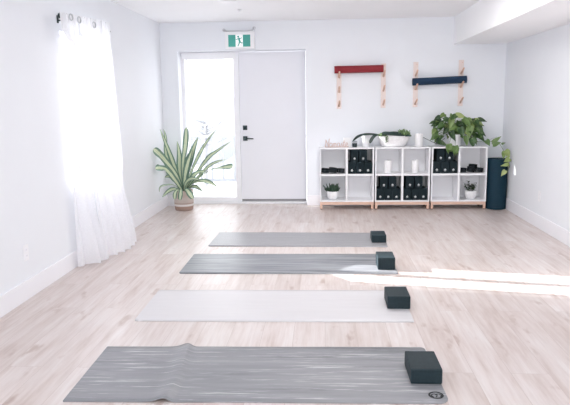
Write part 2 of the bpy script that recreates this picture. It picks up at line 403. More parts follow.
def cloth(near, far, xb, depth, folds, ph):
    N, K = 26 * folds // 2, 48; vs = []; fs = []
    for k in range(K + 1):
        for i in range(N + 1):
            s = i / N
            z = lerp(.012, lerp(2.10, 2.155, min(1, max(0, (lerp(poly(near, 2.1), poly(far, 2.1), s) - 4.8) / 1.15))), k / K)
            y0, y1, d = poly(near, z), poly(far, z), poly(depth, z); amp = lerp(.044, .013, min(1, z / 2.1))
            x = poly(xb, z) + d * math.sin(PI * (.02 + .88 * s)) + amp * math.sin(2 * PI * folds * s + ph + .35 * math.sin(3 * s + z)) * (1 - .3 * math.cos(5 * s)) * min(1, .25 + 5 * s)
            x = max(x, XL + .022)
            vs.append((x, lerp(y0, y1, s) + .012 * math.cos(2 * PI * folds * s * 2 + ph), z + (.006 + .006 * math.sin(9 * s) if k == 0 else 0)))
    for k in range(K):
        for i in range(N): fs.append((k * (N + 1) + i, k * (N + 1) + i + 1, (k + 1) * (N + 1) + i + 1, (k + 1) * (N + 1) + i))
    return MB().add(vs, fs, True)
cloth([(0, 4.99), (.68, 4.96), (.80, 5.075), (1.82, 5.07), (1.99, 4.80), (2.2, 4.77)], [(0, 5.36), (.72, 5.36), (.80, 5.125), (1.86, 5.12), (2.0, 5.14), (2.2, 5.14)], [(0, -2.125), (.7, -2.10), (2.1, -2.035)], [(0, .14), (.6, .04), (.8, 0), (2.2, 0)], 3, .6).build('drape_panel', M_sheer, cu)
cloth([(0, 5.24), (.71, 5.25), (.80, 5.63), (1.86, 5.63), (2.0, 5.15), (2.2, 5.12)], [(0, 6.05), (.8, 5.98), (2.1, 5.92)], [(0, -1.97), (.7, -2.03), (2.1, -2.03)], [(0, .06), (.8, .03), (2.2, 0)], 6, 0).build('drape_panel', M_sheer, cu)
for y in (4.965, 5.13, 5.465):
    ring = MB(); pts = [(-2.013 + .004 * math.cos(a), y + .024 * math.cos(a), 2.078 + .024 * math.sin(a)) for a in [2 * PI * k / 20 for k in range(21)]]
    ring.tube(pts, .0055, 6).build('grommet', M_chrome, cu)

# wall and ceiling fittings
def outlet(x, y, z, sgn, label):
    o = thing('wall_outlet', label, 'outlet', (x, y, z))
    MB().box(min(x, x + sgn * .006), max(x, x + sgn * .006), y - .036, y + .036, z - .058, z + .058).build('cover_plate', M_plast, o, bevel=.002)
    for dz in (-.022, .022):
        MB().box(min(x + sgn * .0055, x + sgn * .008), max(x + sgn * .0055, x + sgn * .008), y - .016, y + .016, z + dz - .014, z + dz + .014).build('receptacle', M_trim, o, bevel=.001)
    for dz in (-.022, .022):
        MB().box(min(x + sgn * .0078, x + sgn * .0084), max(x + sgn * .0078, x + sgn * .0084), y - .008, y - .005, z + dz - .005, z + dz + .006).box(min(x + sgn * .0078, x + sgn * .0084), max(x + sgn * .0078, x + sgn * .0084), y + .005, y + .008, z + dz - .005, z + dz + .006).build('slot', M_chrome, o)
outlet(XL, 4.21, .338, 1, 'white wall outlet low on the wall beside the sheer curtain')
outlet(XR, 6.74, .345, -1, 'white wall outlet low on the wall beyond the corner mat roll')
sd = thing('smoke_detector', 'round white smoke detector on the ceiling at the photo\'s top edge', 'smoke detector', (-.965, 6.41, ZC))
MB().lathe([(.085, 0), (.085, -.012), (.078, -.03), (.05, -.04), (0, -.041)], (-.965, 6.41, ZC), 32).build('housing', M_plast, sd)
MB().lathe([(.052, -.030), (.054, -.0405), (.046, -.043), (0, -.044)], (-.965, 6.41, ZC), 24).build('cover', M_trim, sd)
sk = thing('sprinkler_head', 'tiny white sprinkler cap on the ceiling above the exit sign', 'sprinkler', (-1.0, 7.19, ZC))
MB().lathe([(.03, 0), (.03, -.006), (.012, -.009), (.012, -.018), (.022, -.02), (0, -.022)], (-.952, 7.19, ZC), 20).build('escutcheon', M_plast, sk)

# exit sign
es = thing('exit_sign', 'green running-man exit sign on the wall above the door', 'exit sign', (-1.1, YB, 2.18))
MB().box(-1.285, -.90, 8.168, YB, 2.078, 2.295).build('housing', M_plast, es, bevel=.008)
MB().box(-1.242, -1.147, 8.163, 8.170, 2.104, 2.254).build('green_panel', M_green, es)
MB().box(-1.052, -.956, 8.163, 8.170, 2.104, 2.254).build('green_panel', M_green, es)
MB().box(-1.147, -1.052, 8.1635, 8.170, 2.104, 2.254).build('white_panel', M_lite, es)
mn = MB(); Mm = Matrix.Translation((-1.1, 8.1615, 2.178))
def limb(a, b, w0, w1):
    a, b = Vector(a), Vector(b); d = (b - a).normalized(); p = Vector((-d.y, d.x))
    mn.prism([tuple(a + p * w0), tuple(a - p * w0), tuple(b - p * w1), tuple(b + p * w1)], .002, Mm)
mn.prism([(-.012 + .0125 * math.cos(2 * PI * k / 14), .052 + .0125 * math.sin(2 * PI * k / 14)) for k in range(14)], .002, Mm)
limb((-.006, .036), (.008, -.012), .012, .011)
limb((.008, -.01), (.030, -.030), .008, .006); limb((.028, -.028), (.046, -.026), .006, .004)
limb((.004, -.012), (-.004, -.042), .008, .006); limb((-.004, -.040), (-.020, -.068), .006, .005)
limb((-.010, .032), (-.032, .016), .005, .004); limb((-.031, .017), (-.044, .020), .004, .004)
limb((-.002, .034), (.022, .026), .005, .004); limb((.021, .027), (.032, .042), .004, .0035)
mn.build('running_figure', M_green, es)
MB().tube([(-1.292, 8.19, 2.318), (-1.27, 8.185, 2.306), (-1.20, 8.18, 2.300), (-1.0, 8.18, 2.302), (-.93, 8.185, 2.31), (-.905, 8.19, 2.335)], .010).build('mounting_arm', M_grey, es)
MB().lathe([(0, 0), (.018, 0), (.02, .03), (.014, .045), (0, .046)], (-1.297, 8.19, 2.318), 18, M=Matrix.Rotation(PI / 2, 4, 'X')).build('lamp_head', M_grey, es)
MB().lathe([(0, 0), (.018, 0), (.02, .03), (.014, .045), (0, .046)], (-.903, 8.19, 2.335), 18, M=Matrix.Rotation(PI / 2, 4, 'X')).build('lamp_head', M_grey, es)

# ------------------------------------------------------------------ wall racks and the mats on them
def rail(x, z0, z1, pegs, label):
    o = thing('wall_peg_rail', label, 'mat rack', (x, YB, z0), 'pale wooden peg rails on the back wall')
    MB().box(x - .031, x + .031, YB - .018, YB, z0, z1).build('board', M_birch, o, bevel=.002)
    for z in pegs:
        MB().tube([(x, YB - .012, z), (x + .003, YB - .155, z + .063)], [.0125, .0115], 12).build('peg', M_peg, o)
    for z in (z0 + .10 * (z1 - z0) + .012, z1 - .03):
        MB().lathe([(0, 0), (.006, 0), (.005, .003), (0, .0035)], (x + .012, YB - .018, z), 10, M=Matrix.Rotation(PI / 2, 4, 'X')).build('screw', M_peg, o)
rail(.190, 1.290, 1.846, (1.694, 1.505, 1.325), 'pale peg rail under the left end of the red rolled mat')
rail(.766, 1.295, 1.862, (1.699, 1.515, 1.335), 'pale peg rail under the right end of the red rolled mat')
rail(1.180, 1.300, 1.874, (1.70, 1.525, 1.335), 'pale peg rail behind the left end of the navy rolled mat')
rail(1.757, 1.306, 1.890, (1.716, 1.548, 1.35), 'pale peg rail behind the right end of the navy rolled mat')
def wallroll(name, label, p0, p1, mat):
    a, b = Vector(p0), Vector(p1); d = (b - a); L = d.length; d.normalize()
    M = Matrix.Translation(a) @ d.to_track_quat('Z', 'Y').to_matrix().to_4x4() @ Matrix.Rotation(2.2, 4, 'Z')
    tag(MB().coil(.008, .0445, .0045, .0056, L, M).build(name, mat, loc=(a + b) / 2), label, 'yoga mat', 'rolled mats on the wall pegs')
wallroll('rolled_yoga_mat', 'dark red rolled yoga mat resting on the top wall pegs', (.130, 8.165, 1.791), (.758, 8.165, 1.797), M_red)
wallroll('rolled_yoga_mat', 'navy blue rolled yoga mat resting on the middle wall pegs', (1.133, 8.165, 1.621), (1.815, 8.165, 1.644), M_navy)

# ------------------------------------------------------------------ shelf units
SY0, SY1 = 7.904, 8.220
def shelf_unit(x0, label):
    o = thing('shelf_unit', label, 'shelf', (x0, SY0, 0), 'white cube shelf units along the back wall'); W = .695; t = .018
    b = lambda n, *a, m=M_shelf, bv=.0015: MB().box(*a).build(n, m, o, bevel=bv)
    b('side_panel', x0, x0 + t, SY0, SY1, .10, .80); b('side_panel', x0 + W - t, x0 + W, SY0, SY1, .10, .80)
    b('top_panel', x0 + t, x0 + W - t, SY0, SY1, .782, .80); b('bottom_panel', x0 + t, x0 + W - t, SY0, SY1, .10, .118)
    b('back_panel', x0 + t, x0 + W - t, SY1 - .008, SY1, .118, .782)
    xm = x0 + W / 2
    b('divider', xm - .014, xm + .014, SY0 + .001, SY1 - .008, .118, .782)
    b('shelf_board', x0 + t, xm - .014, SY0 + .001, SY1 - .008, .437, .463); b('shelf_board', xm + .014, x0 + W - t, SY0 + .001, SY1 - .008, .437, .463)
    fr = MB().box(x0 + .03, x0 + W - .03, SY0 + .004, SY0 + .028, .062, .10).box(x0 + .03, x0 + W - .03, SY1 - .03, SY1 - .006, .062, .10).box(x0 + .006, x0 + .03, SY0 + .028, SY1 - .03, .062, .10).box(x0 + W - .03, x0 + W - .006, SY0 + .028, SY1 - .03, .062, .10)
    fr.build('leg_frame', M_beech, o, bevel=.001)
    for lx in (x0 + .004, x0 + W - .034):
        for ly in (SY0 + .002, SY1 - .034):
            lg = MB().box(lx, lx + .030, ly, ly + .030, .008, .0995).build('leg', M_beech, o, bevel=.001)
            MB().lathe([(.012, 0), (.012, .008)], (lx + .015, ly + .015, 0), 14).build('foot', M_rubberfoot, lg)
    return o
U1, U2, U3 = -.064, .645, 1.357
shelf_unit(U1, 'white cube shelf unit on beech legs, under the wooden word')
shelf_unit(U2, 'middle white cube shelf unit on beech legs, under the white stone bowl')
shelf_unit(U3, 'white cube shelf unit on beech legs, beside the blue mat roll')
def cell(U, col, row): return (U + .018 + .1578 if col == 0 else U + .3615 + .1578), (.463 if row else .118)

# blocks stored in the cubbies
def emblem_mesh(o):
    e = MB(); M = Matrix.Translation((0, -.1168, .040))
    for a, L, wd in ((0, .023, .0055), (.62, .019, .005), (-.62, .019, .005), (1.2, .017, .0045), (-1.2, .017, .0045)):
        d = Vector((math.sin(a), math.cos(a))); p = Vector((d.y, -d.x))
        e.prism([tuple(d * 0), tuple(d * L * .55 + p * wd), tuple(d * L), tuple(d * L * .55 - p * wd)][::-1], .0012, M)
    e.prism([(-.011, -.005), (.011, -.005), (.011, -.010), (-.011, -.010)][::-1], .0012, M)
    return e.build('emblem', M_emb, o, local=True)
pb = MB().box(-.0502, .0502, -.115, .115, 0, .152).build('yoga_block', M_black, bevel=.006, seg=2, local=True)
tag(pb, '', 'yoga block', 'black yoga blocks stored upright in the cubbies'); emblem_mesh(pb)['label'] = 'small white lotus emblem'
first = True
PX = .0127
cubs = [(U1, 1, 1, 'in the cubby under the white vase'), (U2, 0, 0, 'in the cubby below the left pillar candle'),
        (U2, 1, 0, 'in the cubby below the right pillar candle'), (U3, 0, 1, 'in the cubby under the hanging pothos leaves')]
for U, c, r, where in cubs:
    cx, z = cell(U, c, r); k = 0
    for row, xs in ((0, (-.1045, -.0015, .1015)), (1, (-.060, .050))):
        for i, dx in enumerate(xs):
            if row == 0: lb = 'black block, %s of the bottom three %s' % (('left', 'middle', 'right')[i], where)
            else: lb = 'black block, %s of the top two %s' % (('left', 'right')[i], where)
            loc = (cx + dx - (.012 if (row and c == 1) else 0), SY0 + .014 + .115 + rnd.uniform(0, .006), z + .0008 + row * .1528)
            if first: pb.location = loc; pb['label'] = lb; first = False
            else: dup(pb, loc, lb)

# coiled straps in two cubbies
def strap(cx, cy, z, r, tilt, rot, label, grp, ring=False, h=.038):
    o = thing('yoga_strap', label, 'strap', (cx, cy, z), grp)
    M = Matrix.Translation((cx, cy, z + r * abs(math.sin(tilt)) + .004)) @ Matrix.Rotation(tilt, 4, 'Y') @ Matrix.Rotation(rot, 4, 'Z')
    MB().coil(.008, r, .0032, .0046, h, M, 22, tail=.03).build('webbing', M_strap, o)
    q = [M @ Vector((r * .75 + .018 * math.cos(a), -r * .5, h * .5 + .015 * math.sin(a))) for a in [2 * PI * k / 14 for k in range(15)]]
    MB().tube(q, .002, 6).build('buckle_ring', M_chrome, o)
cx, z = cell(U1, 0, 1); g = 'coiled black straps in the cubby under the wooden word'
for dx, y, t, rot, zz, lb, r, hh in ((-.107, 8.02, .08, 1, z, 'left of the three black coiled straps in the cubby under the wooden word', .050, .054), (-.008, 8.0, .12, 3.2, z, 'middle of the three black coiled straps in the cubby under the wooden word', .051, .064), (.098, 8.02, .06, 4.6, z, 'right of the three black coiled straps in the cubby under the wooden word', .049, .052)):
    strap(cx + dx, y, zz + .001, r, t, rot, lb, g, h=hh)
cx, z = cell(U3, 1, 1); g = 'coiled black straps in the cubby above the leafy potted plant'
for dx, y, t, rot, lb, r, hh in ((-.108, 8.02, .05, 2, 'leftmost black coiled strap in the cubby above the leafy potted plant', .048, .050), (-.008, 8.0, .12, .4, 'second black coiled strap from the left above the leafy potted plant', .046, .064), (.098, 8.01, .10, 4.4, 'rightmost front black coiled strap above the leafy potted plant', .048, .050), (.05, 8.13, .08, 4.2, 'black coiled strap lying behind the others above the leafy potted plant', .048, .085)):
    strap(cx + dx, y, z + .001, r, t, rot, lb, g, h=hh)

# candles
def candle(x, y, z, r, h, label):
    z += .0008
    o = thing('pillar_candle', label, 'candle', (x, y, z), 'white pillar candles on the shelves')
    MB().lathe([(r - .003, 0), (r, .003), (r, h - .005), (r - .005, h), (r * .6, h - .004), (0, h - .006)], (x, y, z), 32).build('wax', M_wax, o)
    MB().tube([(x, y, z + h - .007), (x + .001, y, z + h + .002), (x + .003, y, z + h + .008)], .0013, 6).build('wick', M_ink, o)
cx, z = cell(U2, 0, 1); candle(.814, 8.0, z, .046, .166, 'white pillar candle in the left top cubby of the middle shelf unit')
candle(1.162, 8.0, z, .045, .166, 'white pillar candle in the right top cubby of the middle shelf unit')
candle(1.208, 8.02, .80, .050, .164, 'white pillar candle standing on the shelf top between bowl and pothos')

# wooden word
wd = MB()
def stroke(pts, r=.0052):
    P = [Vector((x, 8.0, .806 + z)) for x, z in pts]; Q = []
    for i in range(len(P) - 1):
        p0, p1, p2, p3 = P[max(i - 1, 0)], P[i], P[i + 1], P[min(i + 2, len(P) - 1)]
        for k in range(4):
            t = k / 4; Q.append(.5 * ((2 * p1) + (p2 - p0) * t + (2 * p0 - 5 * p1 + 4 * p2 - p3) * t * t + (3 * p1 - p0 - 3 * p2 + p3) * t ** 3))
    Q.append(P[-1]); wd.tube(Q, r, 8)
def sc(x0, pts, kx=1, kz=1): stroke([(x0 + a * kx, b * kz) for a, b in pts])
stroke([(.008, 0), (.016, .05), (.018, .094)]); stroke([(.018, .094), (.036, .045), (.052, .002)]); stroke([(.052, .002), (.055, .05), (.060, .098), (.068, .10)])
def aa(x): sc(x, [(.034, .044), (.016, .050), (.004, .028), (.010, .004), (.024, .006), (.034, .026), (.035, .046), (.035, .012), (.046, .002)])
def mm(x):
    sc(x, [(0, .008), (.004, .046), (.005, .002)]); sc(x, [(.005, .03), (.014, .046), (.022, .04), (.022, .002)]); sc(x, [(.022, .03), (.032, .047), (.040, .04), (.041, .008), (.050, .002)])
aa(.062); mm(.108); aa(.160)
sc(.206, [(0, .002), (.012, .03), (.018, .052), (.017, .03), (.028, .014), (.020, .0), (.004, .004)])
sc(.238, [(.0, .010), (.010, .05), (.014, .085), (.012, .03), (.016, .002), (.026, .004)]); sc(.238, [(-.004, .056), (.028, .060)])
sc(.266, [(0, .006), (.018, .024), (.030, .036), (.022, .052), (.008, .040), (.006, .014), (.020, .0), (.040, .012)])
wd.tube([(.004, 8.0, .8055), (.31, 8.0, .8055)], .0055, 8)
tag(wd.build('wooden_word', M_word, loc=(.16, 8.0, .80)), 'pinkish wooden script word Namaste standing on the shelf top', 'decoration')

# small things on the shelf top
o = thing('candle_box', 'small plain white box candle behind the end of the wooden word', 'candle', (.296, 8.09, .80))
MB().box(.246, .346, 8.05, 8.13, .80, .905).build('box', M_wax, o, bevel=.004); MB().box(.242, .350, 8.046, 8.134, .905, .917).build('box_lid', M_white, o, bevel=.003)
o = thing('tealight_jar', 'small smoky dark glass jar between the wooden word and white vase', 'jar', (.388, 8.02, .80))
MB().lathe([(.028, 0), (.032, .004), (.033, .05), (.031, .05), (.029, .008), (0, .006)], (.388, 8.02, .80), 28).build('dark_sleeve', M_smoke, o)
MB().lathe([(.0325, .0505), (.033, .080), (.031, .080), (.0305, .0505)], (.388, 8.02, .80), 28).build('clear_rim', plain('grey_glass', (.5, .53, .56), .15, .5), o)
o = thing('ceramic_vase', 'plain white tapered vase beside the dark glass jar', 'vase', (.535, 8.08, .80))
MB().lathe([(.044, 0), (.047, .006), (.052, .08), (.058, .165), (.055, .166), (.048, .08), (.04, .012), (0, .010)], (.535, 8.08, .80), 32).build('vase_body', M_white, o)

# stone bowl planter
o = thing('bowl_planter', 'wide white stone bowl of dark strap leaves and succulents on the shelf top', 'planter', (.89, 8.06, .80))
MB().lathe([(.60, 0), (.70, .006), (.86, .05), (.97, .10), (1.0, .138), (.985, .143), (.95, .138), (.90, .10), (.80, .09), (0, .09)], (.89, 8.06, .80), 48, sx=.204, sy=.135).build('bowl', M_stone, o)
MB().lathe([(.87, .09), (.9, .118), (.5, .128), (0, .13)], (.89, 8.06, .80), 32, sx=.204, sy=.135).build('soil', M_soil, o)
lf = MB()
lf.leaf([(.74, 8.05, .94), (.66, 8.02, .958), (.53, 7.99, .962), (.43, 7.97, .938), (.355, 7.96, .875)], .042, (0, -.6, .8), fold=.2)
lf.leaf([(.74, 8.06, .945), (.66, 7.97, .955), (.62, 7.95, .93), (.59, 7.935, .885), (.575, 7.93, .85)], .042, (0, -.8, .4), fold=.2)
lf.leaf([(.70, 8.07, .95), (.80, 8.02, .972), (.95, 8.0, .962), (1.10, 7.95, .935)], .052, (0, -.7, .7), fold=.15)
lf.leaf([(.76, 8.1, .95), (.86, 8.08, .975), (1.0, 8.06, .965), (1.12, 8.05, .935)], .048, (0, -.6, .8), fold=.15)
lf.leaf([(.68, 8.0, .948), (.77, 7.95, .968), (.88, 7.94, .962), (1.02, 7.935, .945)], .042, (0, -.7, .7), fold=.15)
lf.leaf([(.70, 8.08, .95), (.78, 8.06, .975), (.88, 8.04, .965)], .045, (0, -.7, .7), fold=.15)
lf.build('strap_leaves', M_straplf, o, solid=.002)
def rosette_pl(mb, c, R, n, rs, flat=.5):
    for k in range(n):
        a = rs.uniform(0, 2 * PI); e = rs.uniform(.15, 1.35); d = Vector((math.cos(a) * math.cos(e), math.sin(a) * math.cos(e), math.sin(e)))
        L = R * rs.uniform(.7, 1.1); p = Vector(c)
        mb.tube([p, p + d * L * .45, p + d * L * .8, p + d * L], [R * .07, R * .13, R * .09, R * .01], 6)
for grp in ((((.715, 7.98, .938), .05), ((.77, 7.965, .935), .04)), (((1.0, 8.0, .945), .05), ((.955, 8.02, .95), .045), ((1.03, 7.97, .948), .055), ((1.0, 8.05, .955), .085), ((1.06, 8.04, .95), .07), ((1.07, 7.99, .935), .04))):
    su = MB()
    for c, R in grp: rosette_pl(su, c, R, 26, rnd)
    su.build('succulent', M_succ, o)
tsu = MB()
tsu.tube([(.80, 7.945, .945), (.79, 7.925, .93), (.785, 7.918, .90), (.787, 7.915, .87)], [.006, .008, .007, .003], 6)
for k in range(8): tsu.tube([(.79, 7.922, .94 - k * .01), (.79 + .014 * (-1) ** k, 7.912, .935 - k * .01), (.79 + .018 * (-1) ** k, 7.908, .925 - k * .01)], [.003, .006, .001], 6)
tsu.build('trailing_stem', M_succ, o)

# two small potted plants in the lower cubbies
def small_pot(x, y, z, r, h, label, kind):
    z += .0008
    o = thing('potted_plant', label, 'plant', (x, y, z), 'small plants in white pots in the lower cubbies')
    MB().lathe([(r * .45, 0), (r * .6, .004), (r * .88, h * .3), (r * .99, h * .62), (r, h), (r * .93, h), (r * .9, h * .8), (r * .8, h * .72), (0, h * .72)], (x, y, z), 32).build('pot', M_white, o)
    MB().lathe([(r * .84, h * .74), (r * .8, h * .88), (r * .3, h * .92), (0, h * .92)], (x, y, z), 24).build('soil', M_soil, o)
    f = MB()
    if kind == 'spiky':
        for k in range(70):
            a = rnd.uniform(0, 2 * PI); q = r * math.sqrt(rnd.random()) * .85; e = rnd.uniform(.0, .75) * (q / r + .25)
            p = Vector((x + q * math.cos(a), y + q * math.sin(a), z + h * .85)); L = rnd.uniform(.06, .125)
            d = Vector((math.cos(a) * math.sin(e), math.sin(a) * math.sin(e), math.cos(e)))
            f.tube([p, p + d * L * .5, p + d * L * .85, p + d * L], [.006, .009, .007, .001], 6)
        f.build('foliage', M_cact, o)
    else:
        st = MB()
        for k in range(15):
            a = rnd.uniform(0, 2 * PI); e = rnd.uniform(.1, .95); L = rnd.uniform(.07, .145)
            p = Vector((x, y, z + h * .85)) + Vector((math.cos(a), math.sin(a), 0)) * r * .3
            d = Vector((math.cos(a) * math.sin(e), math.sin(a) * math.sin(e), math.cos(e))); st.tube([p, p + d * L * .6, p + d * L], .0018, 5)
            for j in range(7):
                s = .35 + .65 * j / 6; b = p + d * L * s; aa_ = rnd.uniform(0, 2 * PI)
                dd = (Vector((math.cos(aa_), math.sin(aa_), rnd.uniform(-.2, .9)))).normalized()
                heart(f, b, dd, Vector((0, 0, 1)), rnd.uniform(.022, .034), .022, rnd.uniform(0, .75) ** 1.5)
        st.build('stems', M_dstem, o); f.build('foliage', M_poth, o)
    return o
def heart(mb, base, d, up, L, W, v, droop=.25):
    d = d.normalized(); a = d.cross(up)
    if a.length < .05: a = d.cross(Vector((0, 1, 0)))
    a.normalize(); nn = a.cross(d).normalized(); vs = []; uv = []; fs = []
    prof = [(-.04, .06), (-.10, .62), (.02, .88), (.2, 1.0), (.4, .92), (.62, .62), (.82, .28), (1.0, .02)]
    for t, wv in prof:
        c = Vector(base) + d * L * t - nn * droop * L * max(0, t) ** 2
        if t < 0 and wv > .3: c_mid = Vector(base) + d * L * .0
        else: c_mid = c
        for u in (-1, -.5, 0, .5, 1):
            q = lerp(c_mid, c, abs(u)) if t < 0 else c
            vs.append(q + a * W * .5 * wv * u + nn * W * .14 * wv * abs(u)); uv.append((u * .5 + .5, v))
    for i in range(len(prof) - 1):
        for k in range(4): fs.append((i * 5 + k, i * 5 + k + 1, (i + 1) * 5 + k + 1, (i + 1) * 5 + k))
    mb.add(vs, fs, True, uv)
small_pot(.105, 8.0, .118, .076, .112, 'spiky dark plant in a round white pot, cubby below the coiled straps and wooden word', 'spiky')
small_pot(1.880, 8.0, .118, .075, .112, 'bushy small-leaved plant in a round white pot, cubby nearest the blue mat roll', 'leafy')

# pothos
o = thing('pothos_plant', 'bushy green pothos in a white pot trailing over the shelf end', 'plant', (1.665, 8.07, .80))
MB().lathe([(.072, 0), (.078, .005), (.098, .13), (.102, .15), (.096, .15), (.09, .12), (0, .115)], (1.665, 8.07, .801), 32).build('pot', M_white, o)
MB().lathe([(.089, .118), (.09, .132), (.04, .138), (0, .138)], (1.665, 8.07, .80), 24).build('soil', M_soil, o)
f = MB(); st = MB(); root = Vector((1.665, 8.06, .94))
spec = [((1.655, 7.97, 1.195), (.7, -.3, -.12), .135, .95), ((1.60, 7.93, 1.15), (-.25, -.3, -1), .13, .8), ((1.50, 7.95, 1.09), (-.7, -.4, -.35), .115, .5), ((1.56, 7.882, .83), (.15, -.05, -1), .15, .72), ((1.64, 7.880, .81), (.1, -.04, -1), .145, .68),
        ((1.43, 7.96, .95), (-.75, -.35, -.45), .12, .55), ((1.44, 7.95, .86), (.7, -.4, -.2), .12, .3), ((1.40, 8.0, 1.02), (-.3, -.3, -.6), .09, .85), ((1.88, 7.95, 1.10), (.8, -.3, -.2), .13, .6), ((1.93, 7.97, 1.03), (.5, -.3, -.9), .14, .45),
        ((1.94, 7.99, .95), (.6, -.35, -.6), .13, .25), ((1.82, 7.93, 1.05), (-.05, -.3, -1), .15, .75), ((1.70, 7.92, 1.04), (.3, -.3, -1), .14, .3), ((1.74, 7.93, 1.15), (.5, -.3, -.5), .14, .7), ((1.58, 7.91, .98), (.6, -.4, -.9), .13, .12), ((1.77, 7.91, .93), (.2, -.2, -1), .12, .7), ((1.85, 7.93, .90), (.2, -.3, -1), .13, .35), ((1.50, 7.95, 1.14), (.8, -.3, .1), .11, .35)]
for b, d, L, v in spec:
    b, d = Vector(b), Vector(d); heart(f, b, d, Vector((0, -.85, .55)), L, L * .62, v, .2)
    st.tube([root + Vector((rnd.uniform(-.05, .05), rnd.uniform(-.05, .03), 0)), lerp(root, b, .5) + Vector((0, 0, .06)), b], [.003, .0026, .002], 6)
k = 0
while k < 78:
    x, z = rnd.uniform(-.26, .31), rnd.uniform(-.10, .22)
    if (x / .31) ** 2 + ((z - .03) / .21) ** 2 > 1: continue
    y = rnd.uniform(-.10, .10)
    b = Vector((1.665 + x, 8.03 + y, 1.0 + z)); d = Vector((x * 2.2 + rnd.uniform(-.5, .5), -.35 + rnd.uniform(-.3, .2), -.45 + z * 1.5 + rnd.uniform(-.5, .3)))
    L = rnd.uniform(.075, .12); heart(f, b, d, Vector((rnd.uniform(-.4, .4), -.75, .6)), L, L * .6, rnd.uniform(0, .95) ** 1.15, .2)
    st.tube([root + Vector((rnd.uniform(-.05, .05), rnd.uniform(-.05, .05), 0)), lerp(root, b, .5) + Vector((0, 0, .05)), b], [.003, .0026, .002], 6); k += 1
for b, d in (((1.58, 8.0, 1.08), (1.53, 7.99, 1.19)), ((1.62, 8.0, 1.1), (1.60, 7.98, 1.2)), ((1.77, 8.0, 1.06), (1.90, 7.97, 1.13))): st.tube([root, b, d], [.003, .0026, .0015], 6)
vine = [(1.70, 7.99, .95), (1.82, 7.96, .90), (1.94, 7.93, .86), (2.03, 7.90, .858), (2.11, 7.88, .872), (2.185, 7.85, .83), (2.235, 7.83, .735), (2.283, 7.82, .65), (2.296, 7.80, .56), (2.262, 7.78, .48), (2.19, 7.77, .482)]
st.tube(vine, [.003] * 10 + [.0015], 6)
st.tube([(2.03, 7.90, .858), (2.09, 7.89, .90), (2.15, 7.885, .92)], [.002, .0018, .001], 6)
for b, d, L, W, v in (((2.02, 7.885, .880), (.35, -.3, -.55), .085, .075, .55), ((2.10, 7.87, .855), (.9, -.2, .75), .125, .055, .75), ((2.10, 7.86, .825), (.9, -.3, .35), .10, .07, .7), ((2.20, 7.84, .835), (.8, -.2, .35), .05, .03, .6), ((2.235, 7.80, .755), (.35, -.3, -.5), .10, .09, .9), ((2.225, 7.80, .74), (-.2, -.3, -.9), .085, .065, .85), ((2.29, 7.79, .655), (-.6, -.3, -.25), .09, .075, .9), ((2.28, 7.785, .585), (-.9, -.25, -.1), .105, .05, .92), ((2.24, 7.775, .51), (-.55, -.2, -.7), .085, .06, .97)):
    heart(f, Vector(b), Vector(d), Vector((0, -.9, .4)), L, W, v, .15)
for q in (f, st): q.v = [(x, y, max(z, .804 + .002 * math.sin(60 * x))) if (y > 7.893 and x < 2.075) else (x, y, z) for x, y, z in q.v]
f.build('foliage', M_poth, o); st.build('vines', M_stem, o)
MB().tube([(1.53, 8.0, .90), (1.43, 8.0, .832), (1.36, 8.01, .866), (1.26, 8.02, .918), (1.235, 8.09, .93)], [.004, .004, .004, .0035, .002], 6).build('bare_runner', M_dstem, o)

# tall rolled mat in the corner
o = thing('upright_mat_roll', 'tall deep blue rolled mat standing in the corner by the shelves', 'yoga mat', (2.17, 7.97, 0))
M = Matrix.Translation((2.193, 7.972, 0)) @ Matrix.Rotation(-.6, 4, 'Z')
MB().coil(.02, .107, .0105, .0125, .635, M, 40).build('roll', M_teal, o)
MB().coil(.119, .124, .004, .0045, .64, M @ Matrix.Translation((0, 0, .004)), 40).build('outer_wrap', M_teal, o)

